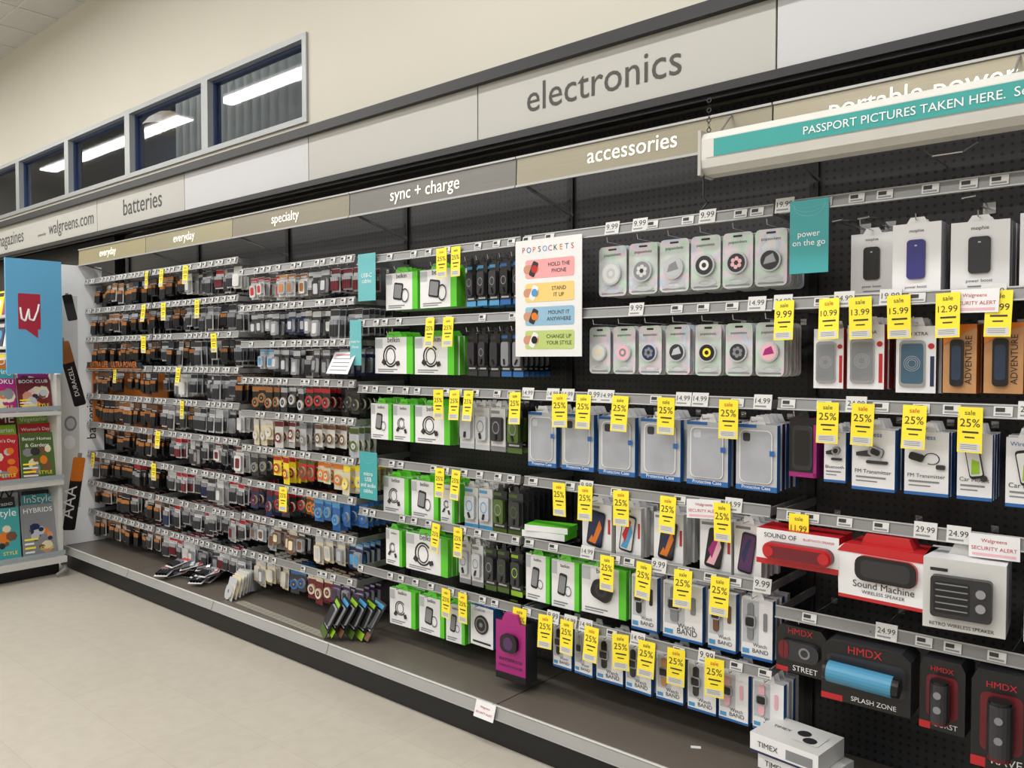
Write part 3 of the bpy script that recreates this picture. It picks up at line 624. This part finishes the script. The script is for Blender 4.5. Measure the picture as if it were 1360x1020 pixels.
def hmdx(name,t0,t1,z0,z1,y,kind,lab):
    b=MB(); w=t0-t1; h=z1-z0; M=Tr(-(t0+t1)/2,y,z1)@Rz(R.uniform(-4,4))
    b.prism(M,[(-w/2,-h),(w/2,-h),(w/2,-h*.12),(w*.4,0),(-w*.4,0),(-w/2,-h*.12)],0,.13,BLACK,DARK)
    b.text(M,'HMDX',0,-h*.17,-.002,RED,width=min(w*.5,.11)); b.text(M,lab,w*.1,-h*.94,-.002,INKW,width=w*.5); b.rect(M,-w*.5,-w*.25,-h,-h*.9,-.001,RED)
    if kind=='blue':
        b.poly(M,rr(w*.88,h*.52,.02,4,0,-h*.48),-.001,DARK); b.wire(M,(-w*.38,-.035,-h*.47),(w*.34,-.035,-h*.5),h*.17,mat('speaker_blue',(70,142,178),.35),20); b.wire(M,(w*.34,-.035,-h*.5),(w*.41,-.035,-h*.505),h*.17,BLACK,20,r1=h*.15); b.wire(M,(-w*.43,-.035,-h*.465),(-w*.38,-.035,-h*.47),h*.15,BLACK,20,r1=h*.17)
    elif kind=='red':
        b.prism(M,rr(w*.8,h*.4,.03,4,0,-h*.5),-.02,0,DARK,DARK); b.prism(M,rr(w*.2,h*.4,.02,4,-w*.3,-h*.5),-.022,-.02,MAROON); b.ring(M,h*.08,h*.12,-.021,GREY,w*.12,-h*.5)
    else:
        b.poly(M,rr(w*.7,h*.6,.02,4,0,-h*.52),-.001,MAROON); b.wire(M,(0,-.03,-h*.8),(0,-.03,-h*.28),w*.22,DARK,18); b.wire(M,(0,-.03,-h*.84),(0,-.03,-h*.8),w*.2,MAROON,18); b.wire(M,(0,-.03,-h*.28),(0,-.03,-h*.25),w*.2,BLACK,18)
        for i in range(2): b.prism(M,circ(.012,10,0,-h*(.42+.2*i)),-.032-w*.22,-.03,GREY)
    b.make(name); hook(-(t0+t1)/2,z1+.02)
hmdx('portable_speaker_box',1.215,1.03,.60,.775,-.36,'red','STREET')
hmdx('portable_speaker_box',1.015,.725,.575,.785,-.44,'blue','SPLASH ZONE')
hmdx('portable_speaker_box',.705,.57,.55,.785,-.41,'tall','BURST')
hmdx('portable_speaker_box',.55,.385,.48,.79,-.42,'tall','RAVE')
hmdx('portable_speaker_box',.36,.18,.50,.79,-.42,'tall','RAVE')
# empty scanner hooks above the power banks
def loop_hook(x,z,w=.05,L=.30):
    pts=[(x-w*.2,0,z),(x-w*.5,-L*.55,z),(x-w*.5,-L,z-.006),(x+w*.3,-L-.02,z-.006),(x+w*.5,-L*.8,z),(x+w*.3,-L*.5,z),(x-w*.1,0,z)]
    for p_,q_ in zip(pts,pts[1:]): bh.wire(I4,p_,q_,.0034,CHROME,6)
    bh.box(I4,x-.02,x+.02,-.006,0,z-.02,z+.02,CHROME)
for x,z in ((-1.02,2.27),(-.93,2.27),(-.60,2.30),(-.40,2.30)): loop_hook(x,z)
lp=[(-.74,-.0,2.47),(-.74,-.30,2.47),(-.71,-.33,2.44),(-.62,-.33,2.44),(-.585,-.30,2.47),(-.585,-.27,2.50),(-.62,-.25,2.51),(-.72,-.25,2.51)]
for p_,q_ in zip(lp,lp[1:]): bh.wire(I4,p_,q_,.004,CHROME,6)
bh.make('peg_hooks',gon)

# watch boxes on the deck
b=MB()
for i,(dx,dy,a) in enumerate(((0,0,-6),(.01,.01,-3),(-.01,.0,2))):
    M=Tr(-1.11+dx,-.52+dy,.19+i*.071)@Rz(a-8); b.box(M,-.13,.13,0,.2,0,.069,WHITE,side=OFFW); b.text(M,'TIMEX',-.06,.025,-.002,INK,width=.08); b.rect(M,.01,.11,.015,.05,-.001,GREY); b.rect(M,-.13,.13,0,.008,-.001,NAVY)
    if i==2:
        T=M@Tr(0,.1,.07)@Rx(-90)
        b.poly(T,rr(.1,.1,.008,2,.05,0),-.001,OFFW); b.poly(T,circ(.025,12,.02,.02),-.002,DARK); b.poly(T,circ(.025,12,.06,-.02),-.002,DARK); b.text(T,'TIMEX',-.06,0,-.001,INK,width=.07)
M=Tr(-.86,-.50,.19)@Rz(5); b.box(M,-.1,.1,0,.16,0,.075,WHITE,side=NAVY); b.text(M,'TIMEX',0,.03,-.002,INK,width=.1)
b.make('watch_box_pile')

# banner hung from header
b=MB(); PW=mat('banner_housing_white',(206,205,199),.4); PT=mat('banner_teal',(48,152,148),.4)
x0=-1.418; x1=.6
M=Tr(0,-.56,2.44)
prof=[(0,.0),(-.028,.02),(-.034,.048),(-.034,.122),(-.02,.145),(0,.152),(.06,.152),(.06,0)]
n=len(prof); vs=[(x0,a,c) for a,c in prof]+[(x1,a,c) for a,c in prof]; fs=[tuple(range(n))[::-1],tuple(range(n,2*n))]+[(i,(i+1)%n,(i+1)%n+n,i+n) for i in range(n)]
b.add(M,vs,fs,[PW]*len(fs))
b.box(M,x0-.012,x0,-.037,.065,-.005,.157,mat('banner_endcap',(178,175,166),.4))
b.rect(M,x0+.05,x1,.056,.118,-.0355,PT); b.rect(M,x0+.02,x1,.052,.054,-.0355,GREY)
b.text(M,'PASSPORT PICTURES TAKEN HERE.',-1.042,.074,-.0375,INKW,width=.585,center=False); b.text(M,'See photo desk for details.',-.435,.074,-.0375,INKW,width=.42,center=False)
for xx in (-1.38,-.45,.3):
    b.wire(I4,(xx,-.53,2.59),(xx,-.43,2.68),.004,CHROME,5)
for i in range(7): b.ring(Tr(-1.40,-.57,2.60+i*.018)@Rz(90*(i%2)),.006,.010,0,FIXBLK,n=8)
hookpts=[(-1.42,-.57,2.44),(-1.42,-.57,2.36),(-1.405,-.57,2.335),(-1.425,-.57,2.315),(-1.445,-.57,2.335)]
for p_,q_ in zip(hookpts,hookpts[1:]): b.wire(I4,p_,q_,.004,FIXBLK,5)
b.make('hanging_banner')

# ------------------------------------------------------------------ loose items on deck
b=MB()
for i in range(16):
    M=Tr(-5.5+R.uniform(-.22,.2),-.42+R.uniform(-.1,.12),.20+i*.006)@Rz(R.uniform(-40,40))@Rx(-80+R.uniform(-6,6)); battery(b,M@Tr(0,0,.08),.1,.16,0,WHITE,R.choice([RED,GREY,LGREY]),'ener',4)
b.make('loose_battery_packs')
b=MB()
for i in range(6):
    M=Tr(-3.68+i*.036,-.5+i*.03,.415+R.uniform(-.008,.008))@Rz(-22+i*4)@Ry(14)@Rx(-22+R.uniform(-3,3)); b.box(M,-.05,.05,0,.004,-.225,0,BLACK); b.rect(M,-.05,.05,-.222,-.18,-.001,[DGREEN,LIME,BROWN][i%3]); b.prism(M,rr(.07,.11,.01,3,0,-.10),-.014,0,DARK,LGREY); b.rect(M,-.04,.03,-.17,-.163,-.001,LGREY); b.rect(M,-.04,.04,-.035,-.012,-.001,SKY if i%2 else LIME)
b.make('leaning_accessory_packs')
b=MB()
for i in range(13):
    a=math.radians(-20+i*14); M=Tr(-4.93+.07*math.cos(a)*1.2,-.46+i*.02,.335+.02*math.sin(a*2))@Rz(-10+i*3)@Rx(-18+i*2); battery(b,M,.13,.14,0,R.choice([OFFW,CREAM,LGREY]),R.choice([OFFW,CREAM,LGREY]),'ener',3,'dial')
b.make('hearing_aid_battery_cards')
b=MB(); M=Tr(-4.25,-.50,.1895)@Rz(-2)
b.box(M,-.5,.5,-.03,.03,0,.0015,mat('label_strip_beige',(156,150,130),.4))
for i in range(22): b.box(M,-.48+i*.044,-.455+i*.044,-.02,.014,.0015,.002,GREY)
b.make('shelf_label_strip')
b=MB(); M=Tr(-2.47,-.60,.20)@Rx(-18); b.box(M,-.06,.06,-.004,-.002,-.075,0,WHITE); b.text(M,'SECURITY ALERT',0,-.055,-.005,RED,width=.1); b.text(M,'Walgreens',0,-.03,-.005,RED,width=.06); b.make('security_label')
b=MB(); b.box(Tr(-1.55,-.35,.189)@Rz(30),-.02,.02,-.01,.01,0,.001,WHITE); b.make('paper_scrap')

# ------------------------------------------------------------------ battery divider panel (faces +X)
b=MB(); M=Tr(-7.322,-.415,0)@Rz(90)     # local x -> world y
DIV=mat('divider_panel',(238,240,242),.4,var=.03,scale=2)
b.box(M,-.175,.175,0,.07,.19,2.56,DIV,side=GLOSSW); b.rect(M,-.172,-.03,.5,2.3,-.001,OFFW)
def cellpic(M,l,r,c1,c2,label=None):
    b.poly(M,rr(2*r,l,r*.35,4),-.002,c2); b.poly(M,rr(2*r,l*.33,r*.35,4,0,l*.335),-.003,c1); b.poly(M,rr(r*.7,l*.06,.005,2,0,l*.53),-.0025,SILVER)
    if label: b.text(M@Tr(r*.3,0,-l*.42)@Ry(-90),label,l*.3,0,-.004,INKW,width=l*.45)
cellpic(M@Tr(-.085,0,1.64)@Ry(-14),.56,.05,COPPER,BLACK,'DURACELL')
cellpic(M@Tr(-.08,0,.62)@Ry(9),.62,.05,ORANGE,BLACK,'AAA')
cellpic(M@Tr(-.09,0,2.2)@Ry(-12),.22,.04,BLACK,DARK)
b.poly(M,circ(.05,18,-.1,1.22,1.3),-.003,LGREY); b.ring(M,.035,.05,-.004,GREY,-.1,1.22,sq=1.3); b.poly(M,circ(.045,18,-.11,1.06,1.3),-.003,WHITE)
b.text(M@Tr(.105,0,1.10)@Ry(-90),'batteries',.17,0,-.003,INK,width=.38)
b.make('battery_divider_panel')

# ------------------------------------------------------------------ magazine rack (end cap facing +X)
rk=empty('magazine_rack')
M=Tr(-7.15,-1.15,0)@Rz(90)      # local x: 0 = y -1.15
RW=mat('rack_white',(200,200,196),.4); RLIP=mat('rack_lip',(150,160,165),.2)
b=MB()
b.box(M,-.9,.47,.02,.34,.0,.11,KICK); b.box(M,-.9,.49,-.10,.3,.11,.16,RW)
b.box(M,-.9,.49,-.06,.3,.74,.78,RW); b.box(M,-.9,.49,-.03,.3,1.31,1.34,RW)
b.box(M,-.9,.49,.3,.33,.16,1.64,RW); b.box(M,.46,.49,-.02,.3,.16,1.64,RW)
for x_ in (-.1,.44): b.box(M,x_,x_+.03,.05,.08,1.6,2.4,RW)
for z in (.17,.79,1.35): b.box(M,-.9,.49,-.07 if z<1 else -.03,-.062 if z<1 else -.022,z,z+.035,RLIP)
b.wire(M,(.47,-.12,.06),(.40,-.12,.02),.015,STRIP,8); b.wire(M,(.47,-.12,.06),(.50,.0,.10),.015,STRIP,8)
b.make('rack_frame',rk)
b=MB()
mags=[('BOOK CLUB',MAROON,PINK),('SUDOKU',MAGENTA,CREAM),('Coloring',TEAL,PINK),('GUIDE',ORANGE,WHITE)]
mags2=[('Better Homes\n& Gardens',DGREEN,BROWN),("Woman's Day",RED,ORANGE),('Vegetarian',LIME,CREAM),('TIME',MAROON,DARK),('PEOPLE',SKY,CREAM)]
mags3=[('HYBRIDS',GREY,NAVY),('InStyle',TEAL,DARK),('MOTORTREND',DARK,MAROON),('EW',LGREY,MAROON),('GQ',KRAFT,BLACK)]
for (lst,z,h,yy) in ((mags,1.345,.30,0.02),(mags2,.79,.42,-.02),(mags3,.17,.46,-.03)):
    for tier in range(3):
        for i in range(5):
            t,c,c2=lst[(i+tier)%len(lst)]; w=.25
            Q=M@Tr(.33-i*.268+tier*.02,yy+tier*.06+.03,z+tier*.09)@Rx(-12)@Ry(R.uniform(-3,3))
            hh=h*.92-tier*.02
            if z+tier*.09+hh>z+.53: hh=z+.52-(z+tier*.09)
            b.box(Q,-w/2,w/2,0,.012,0,hh,c,side=OFFW)
            for q in range(14):   # printed picture patches
                b.poly(Q,circ(R.uniform(.015,.045),7,R.uniform(-.08,.08),hh*R.uniform(.12,.66),R.uniform(.6,1.3)),-.0006-q*.0001,R.choice([c2,c2,SKIN,CREAM,DARK,BROWN,GREY,ORANGE,LGREY]))
            b.text(Q,t.split('\n')[0],0,hh*.84,-.0025,INKW if c not in (LGREY,WHITE,PINK) else INK,width=w*.85)
            if '\n' in t: b.text(Q,t.split('\n')[1],0,hh*.7,-.0025,INKW,width=w*.7)
            for q in range(4): b.rect(Q,-w*.45,-w*R.uniform(0,.2),hh*(.08+.08*q),hh*(.115+.08*q),-.0025,YELLOW if q%2 else WHITE)
            b.text(Q,'STYLE',w*.2,hh*.12,-.0025,YELLOW,width=w*.4)
b.make('magazines',rk)
b=MB(); WB=mat('sign_sky_blue',(96,168,212),.45,var=.08,scale=1.5); WR=mat('sign_crimson',(165,36,60),.45)
Q=M@Tr(.285,-.09,2.1)
b.box(Q,-.205,.2,0,.02,-.45,.45,WB); b.poly(Q,rr(.16,.28,.008,2,-.04,.04),-.001,WR); b.poly(Q,[(-.07,-.10),(.02,-.10),(.02,-.17)],-.001,WR)
pts=[(-.105,.07),(-.095,-.02),(-.07,-.035),(-.045,.06),(-.04,-.02),(-.01,-.03),(.02,.05),(.03,.10)]
for p_,q_ in zip(pts,pts[1:]): b.wire(Q,(p_[0],-.003,p_[1]),(q_[0],-.003,q_[1]),.007,INKW,6)
b.make('rack_sign',rk)

# wall magazines beyond the divider
b=MB(); b.box(I4,-12,-7.5,-.05,.03,0,2.87,FIXBLK)
for r_ in range(7):
    z=.25+r_*.33; b.box(I4,-12,-7.5,-.28,-.05,z-.03,z,RW)
    for i in range(18):
        c=R.choice([RED,YELLOW,GREEN,MAGENTA,SKY,ORANGE,WHITE,NAVY,PINK]); Q=Tr(-11.9+i*.25,-.25,z)@Rx(-10); b.box(Q,-.11,.11,0,.05,0,.27,c); b.poly(Q,circ(.06,10,0,.12),-.001,R.choice([WHITE,CREAM,SKY,RED])); b.rect(Q,-.09,.09,.21,.25,-.001,R.choice([WHITE,YELLOW,BLACK]))
b.make('wall_magazine_display')

# ------------------------------------------------------------------ ceiling fixtures + light
LENS=mat('fixture_lens',(255,252,246),.4,emit=3.0)
def fixture(x,y,L=5.0):
    b=MB(); b.box(I4,x-L/2,x+L/2,y-.16,y+.16,5.19,5.29,RW); b.box(I4,x-L/2+.02,x+L/2-.02,y-.13,y+.13,5.175,5.19,LENS); b.make('ceiling_light')
    area('tube_light',(x,y,5.16),L,.26,110)
for y in (-2.1,-4.8,-8,-11.5):
    for x in (-13.5,-7.5,-1.5): fixture(x,y)
w=bpy.data.worlds.new('store_ambient'); sc.world=w; w.use_nodes=True
bg=w.node_tree.nodes['Background']; bg.inputs[0].default_value=(1,.99,.98,1); bg.inputs[1].default_value=.5

# ------------------------------------------------------------------ camera
cam=bpy.data.cameras.new('camera'); cam.sensor_width=36; cam.lens=1080/1360*36; cam.clip_start=.05
co=bpy.data.objects.new('camera',cam); sc.collection.objects.link(co); co.location=(0,-CAM_D,EYE)
th=math.atan(1262/1080); pitch=math.atan(33/1080)
fwd=Vector((-math.cos(th)*math.cos(pitch),math.sin(th)*math.cos(pitch),-math.sin(pitch)))
co.rotation_euler=fwd.to_track_quat('-Z','Y').to_euler()
sc.camera=co
sc.view_settings.view_transform='Standard'; sc.view_settings.look='None'
